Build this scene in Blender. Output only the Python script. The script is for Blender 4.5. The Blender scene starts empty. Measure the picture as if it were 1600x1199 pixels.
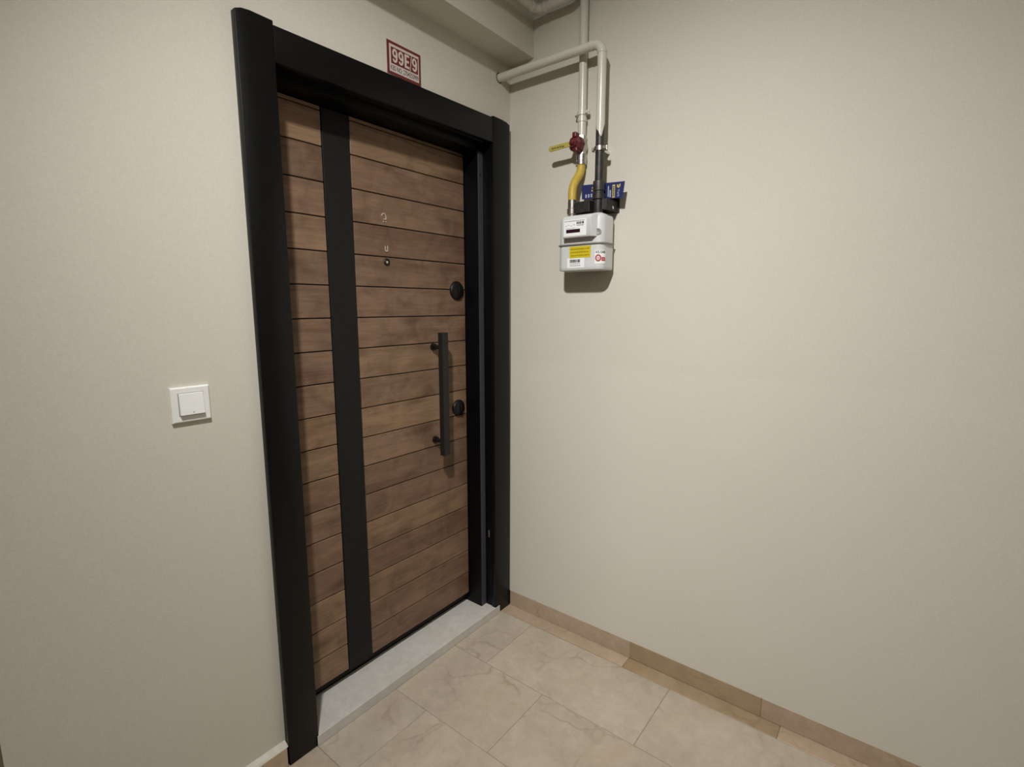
import bpy, bmesh, math, random
from mathutils import Vector, Matrix

random.seed(7)
scene = bpy.context.scene
COL = scene.collection

# ------------------------------------------------------------------ camera
# world: corner of the two walls at the origin, door wall in the plane y = 0,
# gas-meter wall in the plane x = 0, floor z = 0, metres.
CAM = Vector((-1.7167, -1.3457, 1.3408))
FW = Vector((0.78029525, 0.60714333, -0.1500543))
RT = Vector((0.614118198, -0.789214043, 0.000183085))
UP = Vector((0.1183138, 0.09229393, 0.98867774))
cam_data = bpy.data.cameras.new('camera')
cam_data.sensor_fit = 'HORIZONTAL'
cam_data.sensor_width = 36.0
cam_data.lens = 798.585 / 1600.0 * 36.0
cam_data.clip_start = 0.02
cam = bpy.data.objects.new('camera', cam_data)
COL.objects.link(cam)
m = Matrix((RT, UP, -FW)).transposed().to_4x4()
m.translation = CAM
cam.matrix_world = m
scene.camera = cam

# ------------------------------------------------------------------ world / exposure / lamp
world = bpy.data.worlds.new('world')
scene.world = world
world.use_nodes = True
world.node_tree.nodes['Background'].inputs[0].default_value = (0.02, 0.02, 0.02, 1)
world.node_tree.nodes['Background'].inputs[1].default_value = 0.0
scene.view_settings.view_transform = 'Standard'
scene.view_settings.look = 'None'
scene.view_settings.gamma = 1.0
scene.view_settings.use_curve_mapping = False
scene.view_settings.exposure = 0.0
# ceiling spotlight above and left of the photographer, head tilted toward the meter wall
LAMP_POS = Vector((-1.68, -0.97, 2.65))     # centre of the lamp's mouth
LAMP_DIR = Vector((0.610, 0.155, -0.870)).normalized()
lamp_data = bpy.data.lights.new('spotlight_bulb', 'AREA')
lamp_data.shape = 'DISK'
lamp_data.size = 0.10
lamp_data.spread = math.radians(98)
lamp_data.energy = 17.0
lamp_data.color = (1.0, 0.985, 0.955)
lamp = bpy.data.objects.new('spotlight_bulb', lamp_data)
COL.objects.link(lamp)
FILL_LAMP = (-2.45, -2.35)                  # added dim fill lamp, unseen, further back in the hall
FILL_GLOW = 22.0

# ------------------------------------------------------------------ material helpers
def new_mat(name):
    mt = bpy.data.materials.new(name)
    mt.use_nodes = True
    nt = mt.node_tree
    b = nt.nodes['Principled BSDF']
    return mt, nt, b

def N(nt, kind, **kw):
    n = nt.nodes.new(kind)
    for k, v in kw.items():
        setattr(n, k, v)
    return n

def ramp(nt, src, stops):
    r = N(nt, 'ShaderNodeValToRGB')
    els = r.color_ramp.elements
    els[0].position, els[0].color = stops[0][0], (*stops[0][1], 1)
    els[1].position, els[1].color = stops[-1][0], (*stops[-1][1], 1)
    for pos, c in stops[1:-1]:
        e = els.new(pos)
        e.color = (*c, 1)
    nt.links.new(src, r.inputs[0])
    return r.outputs[0]

def mixc(nt, fac, a, b, mode='MIX'):
    n = N(nt, 'ShaderNodeMix', data_type='RGBA', blend_type=mode)
    for sock, val in ((0, fac), (6, a), (7, b)):
        if isinstance(val, (int, float)):
            n.inputs[sock].default_value = val
        elif isinstance(val, tuple):
            n.inputs[sock].default_value = (*val, 1)
        else:
            nt.links.new(val, n.inputs[sock])
    return n.outputs[2]

def coords(nt, scale=(1, 1, 1), rand=0.0, rot=(0, 0, 0)):
    tc = N(nt, 'ShaderNodeTexCoord')
    mp = N(nt, 'ShaderNodeMapping')
    mp.inputs['Scale'].default_value = scale
    mp.inputs['Rotation'].default_value = rot
    nt.links.new(tc.outputs['Object'], mp.inputs['Vector'])
    if rand:
        oi = N(nt, 'ShaderNodeObjectInfo')
        ml = N(nt, 'ShaderNodeMath', operation='MULTIPLY')
        ml.inputs[1].default_value = rand
        nt.links.new(oi.outputs['Random'], ml.inputs[0])
        cb = N(nt, 'ShaderNodeCombineXYZ')
        for i in range(3):
            nt.links.new(ml.outputs[0], cb.inputs[i])
        nt.links.new(cb.outputs[0], mp.inputs['Location'])
    return mp.outputs[0]

def noise(nt, vec, scale, detail=4, rough=0.55, dist=0.0):
    n = N(nt, 'ShaderNodeTexNoise')
    n.inputs['Scale'].default_value = scale
    n.inputs['Detail'].default_value = detail
    n.inputs['Roughness'].default_value = rough
    n.inputs['Distortion'].default_value = dist
    nt.links.new(vec, n.inputs['Vector'])
    return n.outputs[0]

def bump(nt, b, h, strength=0.2, dist=0.001):
    n = N(nt, 'ShaderNodeBump')
    n.inputs['Strength'].default_value = strength
    n.inputs['Distance'].default_value = dist
    nt.links.new(h, n.inputs['Height'])
    nt.links.new(n.outputs[0], b.inputs['Normal'])

def plain(name, col, rough=0.5, metal=0.0, var=0.06, spec=0.5, scale=60, bmp=0.0):
    mt, nt, b = new_mat(name)
    v = coords(nt)
    f = noise(nt, v, scale, 3)
    lo = tuple(c * (1 - var) for c in col)
    hi = tuple(min(1, c * (1 + var)) for c in col)
    nt.links.new(ramp(nt, f, [(0.3, lo), (0.7, hi)]), b.inputs['Base Color'])
    b.inputs['Roughness'].default_value = rough
    b.inputs['Metallic'].default_value = metal
    b.inputs['Specular IOR Level'].default_value = spec
    if bmp:
        bump(nt, b, noise(nt, v, scale * 4, 3), bmp, 0.0008)
    return mt

M = {}
# painted plaster: warm beige with faint mottling and a roller texture
def wall_mat():
    mt, nt, b = new_mat('beige_wall_paint')
    v = coords(nt)
    big = noise(nt, v, 1.7, 3)
    fine = noise(nt, v, 210, 3, 0.6)
    c1 = ramp(nt, big, [(0.3, (0.626, 0.596, 0.516)), (0.7, (0.652, 0.622, 0.542))])
    c2 = mixc(nt, 0.10, c1, ramp(nt, fine, [(0.35, (0.45, 0.43, 0.38)), (0.65, (0.80, 0.77, 0.69))]))
    nt.links.new(c2, b.inputs['Base Color'])
    b.inputs['Roughness'].default_value = 0.75
    b.inputs['Specular IOR Level'].default_value = 0.25
    bump(nt, b, noise(nt, v, 170, 3, 0.6), 0.25, 0.0008)
    return mt
M['wall'] = wall_mat()
M['ceiling'] = plain('ceiling_paint', (0.78, 0.77, 0.73), 0.8, 0, 0.02)

def wood_mat():
    mt, nt, b = new_mat('walnut_plank')
    v = coords(nt, (1.0, 1.0, 1.0), 37.0)
    st = N(nt, 'ShaderNodeMapping')
    st.inputs['Scale'].default_value = (1.6, 12.0, 14.0)
    nt.links.new(v, st.inputs['Vector'])
    broad = noise(nt, st.outputs[0], 1.3, 4, 0.55, 1.2)
    st2 = N(nt, 'ShaderNodeMapping')
    st2.inputs['Scale'].default_value = (14, 230, 230)
    nt.links.new(v, st2.inputs['Vector'])
    grain = noise(nt, st2.outputs[0], 1.0, 5, 0.65, 0.4)
    # knots
    st3 = N(nt, 'ShaderNodeMapping')
    st3.inputs['Scale'].default_value = (3.2, 5.0, 9.0)
    nt.links.new(v, st3.inputs['Vector'])
    vo = N(nt, 'ShaderNodeTexVoronoi')
    vo.inputs['Scale'].default_value = 1.0
    nt.links.new(st3.outputs[0], vo.inputs['Vector'])
    knot = ramp(nt, vo.outputs['Distance'], [(0.04, (1, 1, 1)), (0.24, (0, 0, 0))])
    base = ramp(nt, broad, [(0.26, (0.115, 0.068, 0.044)), (0.46, (0.165, 0.104, 0.070)),
                            (0.60, (0.195, 0.127, 0.086)), (0.78, (0.240, 0.160, 0.108))])
    c = mixc(nt, 0.30, base, ramp(nt, grain, [(0.3, (0.080, 0.046, 0.030)), (0.7, (0.270, 0.182, 0.126))]))
    blot = noise(nt, v, 9.0, 5, 0.62, 0.8)
    c = mixc(nt, 0.75, c, ramp(nt, blot, [(0.30, (0.62, 0.58, 0.55)), (0.50, (1.0, 1.0, 1.0)), (0.72, (1.22, 1.20, 1.12))]), 'MULTIPLY')
    c = mixc(nt, knot, c, mixc(nt, 0.62, c, (0.060, 0.032, 0.020)))
    oi = N(nt, 'ShaderNodeObjectInfo')
    tint = ramp(nt, oi.outputs['Random'], [(0.0, (0.98, 0.92, 0.89)), (0.35, (1.12, 1.07, 1.03)), (0.7, (1.24, 1.22, 1.12)), (1.0, (1.40, 1.38, 1.22))])
    c = mixc(nt, 1.0, c, tint, 'MULTIPLY')
    nt.links.new(c, b.inputs['Base Color'])
    b.inputs['Roughness'].default_value = 0.48
    b.inputs['Specular IOR Level'].default_value = 0.3
    bump(nt, b, grain, 0.15, 0.0006)
    return mt
M['wood'] = wood_mat()

def marble_mat(name, pal, vein, rough=0.32, veinamt=0.55, rnd=True):
    mt, nt, b = new_mat(name)
    v = coords(nt, (1, 1, 1), 23.0)
    big = noise(nt, v, 3.0, 5, 0.55, 0.6)
    c = ramp(nt, big, [(0.28, pal[0]), (0.5, pal[1]), (0.72, pal[2])])
    fine = noise(nt, v, 28.0, 6, 0.65, 0.4)
    c = mixc(nt, 0.35, c, ramp(nt, fine, [(0.32, tuple(x * 0.72 for x in pal[1])), (0.68, tuple(min(1, x * 1.22) for x in pal[1]))]))
    # thin veins / hairline cracks from a distorted voronoi edge
    dn = N(nt, 'ShaderNodeTexNoise')
    dn.inputs['Scale'].default_value = 5.0
    dn.inputs['Detail'].default_value = 6
    nt.links.new(v, dn.inputs['Vector'])
    ad = N(nt, 'ShaderNodeMix', data_type='VECTOR')
    ad.inputs[0].default_value = 0.22
    nt.links.new(v, ad.inputs[4])
    nt.links.new(dn.outputs[1], ad.inputs[5])
    vo = N(nt, 'ShaderNodeTexVoronoi', feature='DISTANCE_TO_EDGE')
    vo.inputs['Scale'].default_value = 4.6
    nt.links.new(ad.outputs[1], vo.inputs['Vector'])
    line = ramp(nt, vo.outputs['Distance'], [(0.0, (1, 1, 1)), (0.030, (0, 0, 0))])
    msk = ramp(nt, noise(nt, v, 4.0, 3), [(0.45, (0, 0, 0)), (0.68, (veinamt,) * 3)])
    mul = N(nt, 'ShaderNodeMath', operation='MULTIPLY')
    nt.links.new(line, mul.inputs[0])
    nt.links.new(msk, mul.inputs[1])
    c = mixc(nt, mul.outputs[0], c, vein)
    # warm stains
    stn = ramp(nt, noise(nt, v, 2.2, 4, 0.6, 1.0), [(0.54, (0, 0, 0)), (0.75, (0.42,) * 3)])
    c = mixc(nt, stn, c, tuple(x * y for x, y in zip(pal[1], (0.98, 0.84, 0.62))))
    if rnd:
        oi = N(nt, 'ShaderNodeObjectInfo')
        tint = ramp(nt, oi.outputs['Random'], [(0.0, (0.93, 0.90, 0.88)), (0.5, (1.0, 0.98, 0.96)), (1.0, (1.06, 1.05, 1.02))])
        c = mixc(nt, 1.0, c, tint, 'MULTIPLY')
    nt.links.new(c, b.inputs['Base Color'])
    b.inputs['Roughness'].default_value = rough
    b.inputs['Specular IOR Level'].default_value = 0.35
    bump(nt, b, fine, 0.08, 0.0006)
    return mt
M['tile'] = marble_mat('beige_marble', ((0.385, 0.328, 0.268), (0.46, 0.402, 0.328), (0.53, 0.475, 0.40)), (0.20, 0.15, 0.10))
M['skirt_pink'] = marble_mat('pinkish_marble', ((0.39, 0.295, 0.21), (0.46, 0.36, 0.265), (0.52, 0.42, 0.325)), (0.24, 0.165, 0.095), 0.4)
M['skirt_brown'] = marble_mat('brownish_marble', ((0.30, 0.22, 0.13), (0.355, 0.27, 0.168), (0.43, 0.335, 0.22)), (0.20, 0.13, 0.07), 0.4)
M['threshold'] = marble_mat('grey_marble', ((0.54, 0.525, 0.488), (0.58, 0.565, 0.528), (0.62, 0.605, 0.565)), (0.46, 0.445, 0.415), 0.35, 0.2, False)
M['grout'] = plain('floor_grout', (0.25, 0.215, 0.165), 0.9, 0, 0.15)
M['caulk'] = plain('white_caulk', (0.60, 0.57, 0.50), 0.8, 0, 0.08)

M['casing'] = plain('black_satin_casing', (0.0034, 0.0034, 0.0037), 0.38, 0, 0.15, 0.24, 30, 0.04)
M['jamb'] = plain('black_steel_frame', (0.0022, 0.0022, 0.0028), 0.42, 0, 0.15, 0.15, 30)
M['jamb_sheen'] = plain('blue_grey_sheen', (0.056, 0.059, 0.071), 0.38, 0, 0.08, 0.4, 40)
M['strip'] = plain('charcoal_panel', (0.0120, 0.0118, 0.0112), 0.55, 0, 0.15, 0.2, 80, 0.05)
M['leaf'] = plain('black_door_core', (0.006, 0.005, 0.004), 0.6, 0, 0.1, 0.2)
M['handle'] = plain('black_powder_coat', (0.0125, 0.0115, 0.0105), 0.48, 0, 0.15, 0.35, 90)
M['lock'] = plain('black_lock_cover', (0.005, 0.005, 0.005), 0.45, 0, 0.1, 0.35)
M['chrome'] = plain('chrome', (0.75, 0.72, 0.68), 0.16, 1.0, 0.04)
M['steel'] = plain('galvanised_steel', (0.62, 0.60, 0.57), 0.28, 1.0, 0.12, 0.5, 90)
M['numeral'] = plain('worn_silver', (0.60, 0.54, 0.47), 0.38, 0.45, 0.1)
M['white_plastic'] = plain('white_plastic', (0.86, 0.865, 0.84), 0.35, 0, 0.015)
M['pipe'] = plain('cream_gloss_paint', (0.63, 0.605, 0.53), 0.24, 0, 0.03, 0.5, 40)
M['black_pipe'] = plain('bare_black_iron', (0.040, 0.037, 0.034), 0.45, 0.3, 0.45, 0.5, 45, 0.15)
M['dark_iron'] = plain('dark_bracket_paint', (0.024, 0.020, 0.018), 0.5, 0.1, 0.35, 0.4, 60, 0.1)
M['yellow_hose'] = plain('yellow_hose_sleeve', (0.52, 0.37, 0.055), 0.45, 0, 0.10, 0.4, 50)
M['lever'] = plain('yellow_green_lever', (0.42, 0.36, 0.085), 0.45, 0, 0.12, 0.4, 90)
M['lever_print'] = plain('olive_print', (0.14, 0.11, 0.025), 0.6, 0, 0.1)
M['red_valve'] = plain('dark_red_valve', (0.105, 0.010, 0.016), 0.40, 0, 0.25, 0.5, 70)
M['meter'] = plain('light_grey_meter', (0.61, 0.62, 0.61), 0.42, 0, 0.025, 0.4, 30)
M['flange'] = plain('grey_meter_seam', (0.26, 0.25, 0.235), 0.5, 0, 0.1)  # darker than the case, the seam's shadow is put into this grey
M['lcd'] = plain('dark_counter_window', (0.030, 0.008, 0.016), 0.15, 0, 0.15)
M['print_dark'] = plain('dark_print', (0.055, 0.052, 0.055), 0.6, 0, 0.1)
M['print_grey'] = plain('grey_print', (0.27, 0.27, 0.27), 0.6, 0, 0.1)
M['label_white'] = plain('white_label', (0.84, 0.86, 0.85), 0.45, 0, 0.01)
M['label_yellow'] = plain('yellow_label', (0.60, 0.48, 0.015), 0.4, 0, 0.06)
M['label_brown'] = plain('brown_print', (0.30, 0.22, 0.01), 0.5, 0, 0.06)
M['label_red'] = plain('red_print', (0.42, 0.075, 0.075), 0.5, 0, 0.08)
M['label_pink'] = plain('pink_print', (0.62, 0.30, 0.28), 0.5, 0, 0.08)
M['tag_blue'] = plain('blue_tag', (0.020, 0.028, 0.120), 0.35, 0, 0.1)
M['tag_pale'] = plain('pale_print', (0.42, 0.46, 0.56), 0.5, 0, 0.08)
M['tag_yellow'] = plain('yellow_print', (0.52, 0.42, 0.13), 0.5, 0, 0.08)
M['plate_red'] = plain('dark_red_plate', (0.155, 0.024, 0.026), 0.4, 0, 0.06)
M['plate_white'] = plain('plate_white', (0.66, 0.57, 0.53), 0.4, 0, 0.03)
M['screw'] = plain('dark_hole', (0.004, 0.004, 0.004), 0.6, 0, 0.05)

def glow_mat():
    mt, nt, b = new_mat('fill_globe')
    b.inputs['Base Color'].default_value = (0.85, 0.85, 0.82, 1)
    b.inputs['Emission Color'].default_value = (1.0, 0.97, 0.92, 1)
    b.inputs['Emission Strength'].default_value = FILL_GLOW
    return mt
M['glow'] = glow_mat()
M['lens'] = plain('frosted_lens', (0.8, 0.8, 0.78), 0.3, 0, 0.02)

# ------------------------------------------------------------------ mesh helpers
def link(name, bm, mat, parent=None, smooth=False, centre=True):
    me = bpy.data.meshes.new(name)
    bmesh.ops.recalc_face_normals(bm, faces=bm.faces[:])
    org = Vector((0, 0, 0))
    if centre and bm.verts:
        xs = [v.co for v in bm.verts]
        lo = Vector([min(c[i] for c in xs) for i in range(3)])
        hi = Vector([max(c[i] for c in xs) for i in range(3)])
        org = (lo + hi) / 2
        org.z = lo.z
        bmesh.ops.translate(bm, vec=-org, verts=bm.verts[:])
    bm.to_mesh(me)
    bm.free()
    me.materials.append(mat)
    if smooth:
        for p in me.polygons:
            p.use_smooth = True
        try:
            me.set_sharp_from_angle(angle=math.radians(38))
        except Exception:
            pass
    ob = bpy.data.objects.new(name, me)
    COL.objects.link(ob)
    ob.location = org
    if parent is not None:
        base = Vector((0, 0, 0))
        p = parent
        while p is not None:
            base += p.location
            p = p.parent
        ob.parent = parent
        ob.location = org - base
    return ob

def box(bm, lo, hi, bev=0.0, seg=2):
    lo, hi = Vector(lo), Vector(hi)
    t = bmesh.new()
    r = bmesh.ops.create_cube(t, size=1.0)
    for v in t.verts:
        v.co = Vector([(lo[i] + hi[i]) / 2 + v.co[i] * (hi[i] - lo[i]) for i in range(3)])
    if bev > 0:
        bmesh.ops.bevel(t, geom=t.edges[:], offset=bev, segments=seg, affect='EDGES', profile=0.5)
    merge(bm, t)

def merge(bm, t):
    me = bpy.data.meshes.new('tmp')
    t.to_mesh(me)
    t.free()
    bm.from_mesh(me)
    bpy.data.meshes.remove(me)

def prism(bm, poly, a, b, axis='z', bev=0.0):
    """poly: 2-D outline; extruded from a to b along axis (z: (x,y), x: (y,z), y: (x,z))."""
    def P(p, h):
        return {'z': (p[0], p[1], h), 'x': (h, p[0], p[1]), 'y': (p[0], h, p[1])}[axis]
    t = bmesh.new()
    v0 = [t.verts.new(P(p, a)) for p in poly]
    v1 = [t.verts.new(P(p, b)) for p in poly]
    t.faces.new(v0)
    t.faces.new(v1[::-1])
    n = len(poly)
    for i in range(n):
        t.faces.new((v0[i], v0[(i + 1) % n], v1[(i + 1) % n], v1[i]))
    if bev:
        bmesh.ops.recalc_face_normals(t, faces=t.faces[:])
        bmesh.ops.bevel(t, geom=t.edges[:], offset=bev, segments=2, affect='EDGES', profile=0.5)
    merge(bm, t)

def frame_of(d):
    d = Vector(d).normalized()
    a = Vector((0, 0, 1)) if abs(d.z) < 0.9 else Vector((1, 0, 0))
    u = d.cross(a).normalized()
    return u, d.cross(u).normalized()

def lathe(bm, base, axis, prof, seg=24, caps=True):
    """prof: list of (radius, height along axis) from base."""
    base, axis = Vector(base), Vector(axis).normalized()
    u, w = frame_of(axis)
    t = bmesh.new()
    rings = []
    for r, h in prof:
        if r < 1e-6:
            rings.append([t.verts.new(base + axis * h)])
        else:
            rings.append([t.verts.new(base + axis * h + (u * math.cos(2 * math.pi * k / seg) + w * math.sin(2 * math.pi * k / seg)) * r) for k in range(seg)])
    for a, b in zip(rings, rings[1:]):
        for k in range(seg):
            k2 = (k + 1) % seg
            if len(a) == 1 and len(b) == 1:
                continue
            if len(a) == 1:
                t.faces.new((a[0], b[k], b[k2]))
            elif len(b) == 1:
                t.faces.new((a[k], b[0], a[k2]))
            else:
                t.faces.new((a[k], b[k], b[k2], a[k2]))
    for rg in (rings[0], rings[-1]):
        if caps and len(rg) > 1:
            t.faces.new(rg)
    merge(bm, t)

def tube(bm, pts, rad, seg=18, caps=True):
    pts = [Vector(p) for p in pts]
    n = len(pts)
    rads = rad if isinstance(rad, (list, tuple)) else [rad] * n
    t = bmesh.new()
    tang = []
    for i in range(n):
        a = pts[max(0, i - 1)]
        b = pts[min(n - 1, i + 1)]
        tang.append((b - a).normalized())
    u, w = frame_of(tang[0])
    rings = []
    for i in range(n):
        if i:
            q = tang[i - 1].rotation_difference(tang[i])
            u = q @ u
            w = q @ w
        rings.append([t.verts.new(pts[i] + (u * math.cos(2 * math.pi * k / seg) + w * math.sin(2 * math.pi * k / seg)) * rads[i]) for k in range(seg)])
    for a, b in zip(rings, rings[1:]):
        for k in range(seg):
            t.faces.new((a[k], b[k], b[(k + 1) % seg], a[(k + 1) % seg]))
    if caps:
        t.faces.new(rings[0])
        t.faces.new(rings[-1])
    merge(bm, t)

def arc(c, a, b, r, n=8):
    """quarter bend about centre c from direction a to direction b."""
    c, a, b = Vector(c), Vector(a), Vector(b)
    return [c + (a * math.cos(math.pi / 2 * i / n) + b * math.sin(math.pi / 2 * i / n)) * r for i in range(n + 1)]

def bez(p0, p1, p2, p3, n=16):
    p0, p1, p2, p3 = map(Vector, (p0, p1, p2, p3))
    return [p0 * (1 - t) ** 3 + p1 * 3 * t * (1 - t) ** 2 + p2 * 3 * t * t * (1 - t) + p3 * t ** 3 for t in [i / n for i in range(n + 1)]]

def empty(name, loc):
    o = bpy.data.objects.new(name, None)
    o.empty_display_size = 0.05
    COL.objects.link(o)
    o.location = loc
    return o

def tag(o, label=None, cat=None, group=None, kind=None):
    if label: o['label'] = label
    if cat: o['category'] = cat
    if group: o['group'] = group
    if kind: o['kind'] = kind
    return o

def text_bm(s, height, width=None, depth=0.0004, bold=0.0):
    """flat text in the XY plane, lower-left at the origin, scaled to height and width."""
    cu = bpy.data.curves.new('txt', 'FONT')
    cu.body = s
    cu.size = 1.0
    cu.offset = bold
    cu.resolution_u = 4
    ob = bpy.data.objects.new('txt', cu)
    COL.objects.link(ob)
    dg = bpy.context.evaluated_depsgraph_get()
    me = bpy.data.meshes.new_from_object(ob.evaluated_get(dg))
    bm = bmesh.new()
    bm.from_mesh(me)
    bpy.data.objects.remove(ob)
    bpy.data.curves.remove(cu)
    bpy.data.meshes.remove(me)
    xs = [v.co.x for v in bm.verts]
    ys = [v.co.y for v in bm.verts]
    x0, x1, y0, y1 = min(xs), max(xs), min(ys), max(ys)
    sy = height / (y1 - y0)
    sx = width / (x1 - x0) if width else sy
    for v in bm.verts:
        v.co = Vector(((v.co.x - x0) * sx, (v.co.y - y0) * sy, 0))
    r = bmesh.ops.extrude_face_region(bm, geom=bm.faces[:])
    for e in r['geom']:
        if isinstance(e, bmesh.types.BMVert):
            e.co.z += depth
    return bm

def on_frame(bm, o, xd, yd):
    o, xd, yd = Vector(o), Vector(xd).normalized(), Vector(yd).normalized()
    zd = xd.cross(yd)
    mm = Matrix((xd, yd, zd)).transposed().to_4x4()
    mm.translation = o
    bmesh.ops.transform(bm, matrix=mm, verts=bm.verts[:])
    return bm

def rect(bm, x0, y0, x1, y1, z0=0.0, z1=0.0004):
    box(bm, (x0, y0, z0), (x1, y1, z1))

DX, DY = (1, 0, 0), (0, 0, 1)          # print frame of the door wall (faces -y)
GX, GY = (0, -1, 0), (0, 0, 1)         # print frame of the meter wall (faces -x)

# ================================================================== SETTING
CEIL = 2.76
EDGE = -1.634          # outer corner where the door wall ends
TL, TR = -1.0765, -0.0293          # outer edges of the door casing
IL, IR = -0.983, -0.131            # inner edges of the door casing
HTOP = 2.036

bm = bmesh.new()
box(bm, (EDGE, 0, 0), (-1.03, 1.5, CEIL))
box(bm, (-1.03, 0, 1.985), (-0.075, 0.25, CEIL))
box(bm, (-0.075, 0, 0), (0.0, 0.25, CEIL))
tag(link('wall_left', bm, M['wall']), 'beige painted wall around the wooden door', kind='structure')
bm = bmesh.new()
box(bm, (0, -3.0, 0), (0.15, 0.25, CEIL))
tag(link('wall_right', bm, M['wall']), 'bare beige painted wall carrying the gas meter', kind='structure')
bm = bmesh.new()
box(bm, (-3.2, -3.15, 0), (0.15, -3.0, CEIL))
tag(link('wall_back', bm, M['wall']), kind='structure')
bm = bmesh.new()
box(bm, (-3.35, -3.15, 0), (-3.2, 1.65, CEIL))
tag(link('wall_far_left', bm, M['wall']), kind='structure')
bm = bmesh.new()
box(bm, (-3.2, 1.5, 0), (-1.03, 1.65, CEIL))
tag(link('wall_far', bm, M['wall']), kind='structure')

bm = bmesh.new()
box(bm, (-3.35, -3.15, CEIL), (0.15, 1.65, CEIL + 0.15))
ceiling = tag(link('ceiling', bm, M['ceiling'], centre=False), kind='structure')
bm = bmesh.new()
box(bm, (EDGE, -0.1143, 2.2745), (0.0, 0.0, CEIL))
link('beam', bm, M['wall'], ceiling)

# ---- floor: grout bed with every marble tile as its own piece
bm = bmesh.new()
box(bm, (-3.35, -3.15, -0.12), (0.15, 1.65, -0.002))
floor = tag(link('floor', bm, M['grout'], centre=False), 'beige marble tile floor', kind='structure')
col_edges = [-0.0905, -0.3875, -0.6855, -0.988, -1.287, -1.587, -1.887, -2.187, -2.487, -2.787, -3.087, -3.2]
joint0 = [-0.187, -0.447, -0.180, -0.447, -0.187, -0.447, -0.187, -0.447, -0.187, -0.447, -0.187]
G = 0.0009
for ci in range(len(col_edges) - 1):
    xa, xb = col_edges[ci + 1] + G, col_edges[ci] - G
    ylim = -0.004 if xb > EDGE else 1.5
    ys = []
    y = joint0[ci]
    while y < ylim - 0.02:
        y += 0.6
    ys = [ylim]
    y -= 0.6
    while y > -3.0:
        ys.append(y)
        y -= 0.6
    ys.append(-3.0)
    for ya, yb in zip(ys[1:], ys):
        h = random.uniform(-0.0006, 0.0006)
        bm = bmesh.new()
        box(bm, (xa, ya + G, -0.02), (xb, yb - G, h), 0.0012, 1)
        link('tile', bm, M['tile'], floor)
for k, (ya, yb) in enumerate(((-0.604, -0.004), (-1.13, -0.604), (-1.66, -1.13), (-2.26, -1.66), (-2.86, -2.26))):
    bm = bmesh.new()
    box(bm, (-0.0905 + G, ya + G, -0.02), (-0.001, yb - G, (0.0008, 0.0, 0.0004, 0, 0)[k]), 0.0012, 1)
    link('border_tile', bm, M['skirt_pink'] if k in (0, 2, 4) else M['skirt_brown'], floor)

# ---- skirting
SK, SH = 0.030, 0.0700
brd = tag(empty('baseboard_right', (0, -1.5, 0)), 'beige marble skirting along the meter wall', kind='structure')
for k, (ya, yb) in enumerate(((-0.607, -0.0225), (-1.07, -0.607), (-1.66, -1.07), (-2.26, -1.66), (-2.97, -2.26))):
    bm = bmesh.new()
    box(bm, (-SK, ya + 0.0003, 0.0012), (-0.0005, yb - 0.0003, SH), 0.0008, 1)
    link('skirting_tile', bm, M['skirt_pink'] if k != 1 else M['skirt_brown'], brd)
bm = bmesh.new()
prism(bm, [(-SK + 0.0006, SH + 0.0003), (0.001, SH + 0.0003), (0.001, 1.15)], -2.97, -0.0005, 'y')
link('plaster_skim', bm, M['wall'], brd)
bld = tag(empty('baseboard_left', (-1.36, -0.01, 0)), 'marble skirting left of the door casing', kind='structure')
bm = bmesh.new()
box(bm, (EDGE, -0.020, 0.0012), (TL - 0.004, -0.0005, 0.066), 0.002, 1)
link('skirting_tile', bm, M['skirt_pink'], bld)
bm = bmesh.new()
prism(bm, [(-0.0195, 0.0655), (-0.0003, 0.0655), (-0.0003, 0.077), (-0.014, 0.071)], EDGE, TL - 0.001, 'x')
tag(link('caulk_bead', bm, M['caulk'], bld), 'white sealant line')

# ================================================================== DOOR FRAME
T = 0.0212
trim = tag(empty('trim_1', (-0.557, -0.01, 0)), 'black door casing with stepped steel frame', kind='structure')
# left post: rounded outer shoulder at the top
bm = bmesh.new()
prism(bm, [(TL, 0.001), (IL, 0.001), (IL, 2.0435), (-1.040, 2.0440), (-1.060, 2.0415), (TL, 2.0345)], -T, -0.0003, 'y', 0.0022)
link('casing_post', bm, M['casing'], trim, True)
bm = bmesh.new()
prism(bm, [(IR, 0.001), (TR, 0.001), (TR, 2.0455), (-0.050, 2.0520), (-0.080, 2.0540), (IR, 2.0540)], -T, -0.0003, 'y', 0.0022)
link('casing_post', bm, M['casing'], trim, True)
bm = bmesh.new()
prism(bm, [(IL + 0.0004, 1.9475), (IR - 0.0004, 1.9585), (IR - 0.0004, 2.0480), (IL + 0.0004, 2.0345)], -T + 0.0012, -0.0003, 'y', 0.0018)
link('casing_head', bm, M['casing'], trim, True)
# jambs with a rebate step
bm = bmesh.new()
prism(bm, [(IR + 0.001, 0.0), (IR + 0.001, 0.033), (-0.162, 0.033), (-0.162, 0.19), (-0.076, 0.19), (-0.076, 0.0)], 0.0352, 1.984, 'z', 0.0012)
jr = link('jamb', bm, M['jamb'], trim, True)
bm = bmesh.new()
prism(bm, [(IL - 0.001, 0.0), (IL - 0.001, 0.033), (-0.953, 0.033), (-0.953, 0.19), (-1.029, 0.19), (-1.029, 0.0)], 0.0352, 1.984, 'z', 0.0012)
link('jamb', bm, M['jamb'], trim, True)
bm = bmesh.new()
prism(bm, [(0.0, 1.953), (0.033, 1.953), (0.033, 1.932), (0.19, 1.932), (0.19, 1.984), (0.0, 1.984)], -0.953, -0.162, 'x', 0.0012)
link('jamb_head', bm, M['jamb'], trim, True)
bm = bmesh.new()
box(bm, (-0.1605, 0.0318, 0.040), (-0.1318, 0.0332, 1.930), 0.0004, 1)  # lighter grey strip, stands in for the lit gloss on the jamb step
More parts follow.
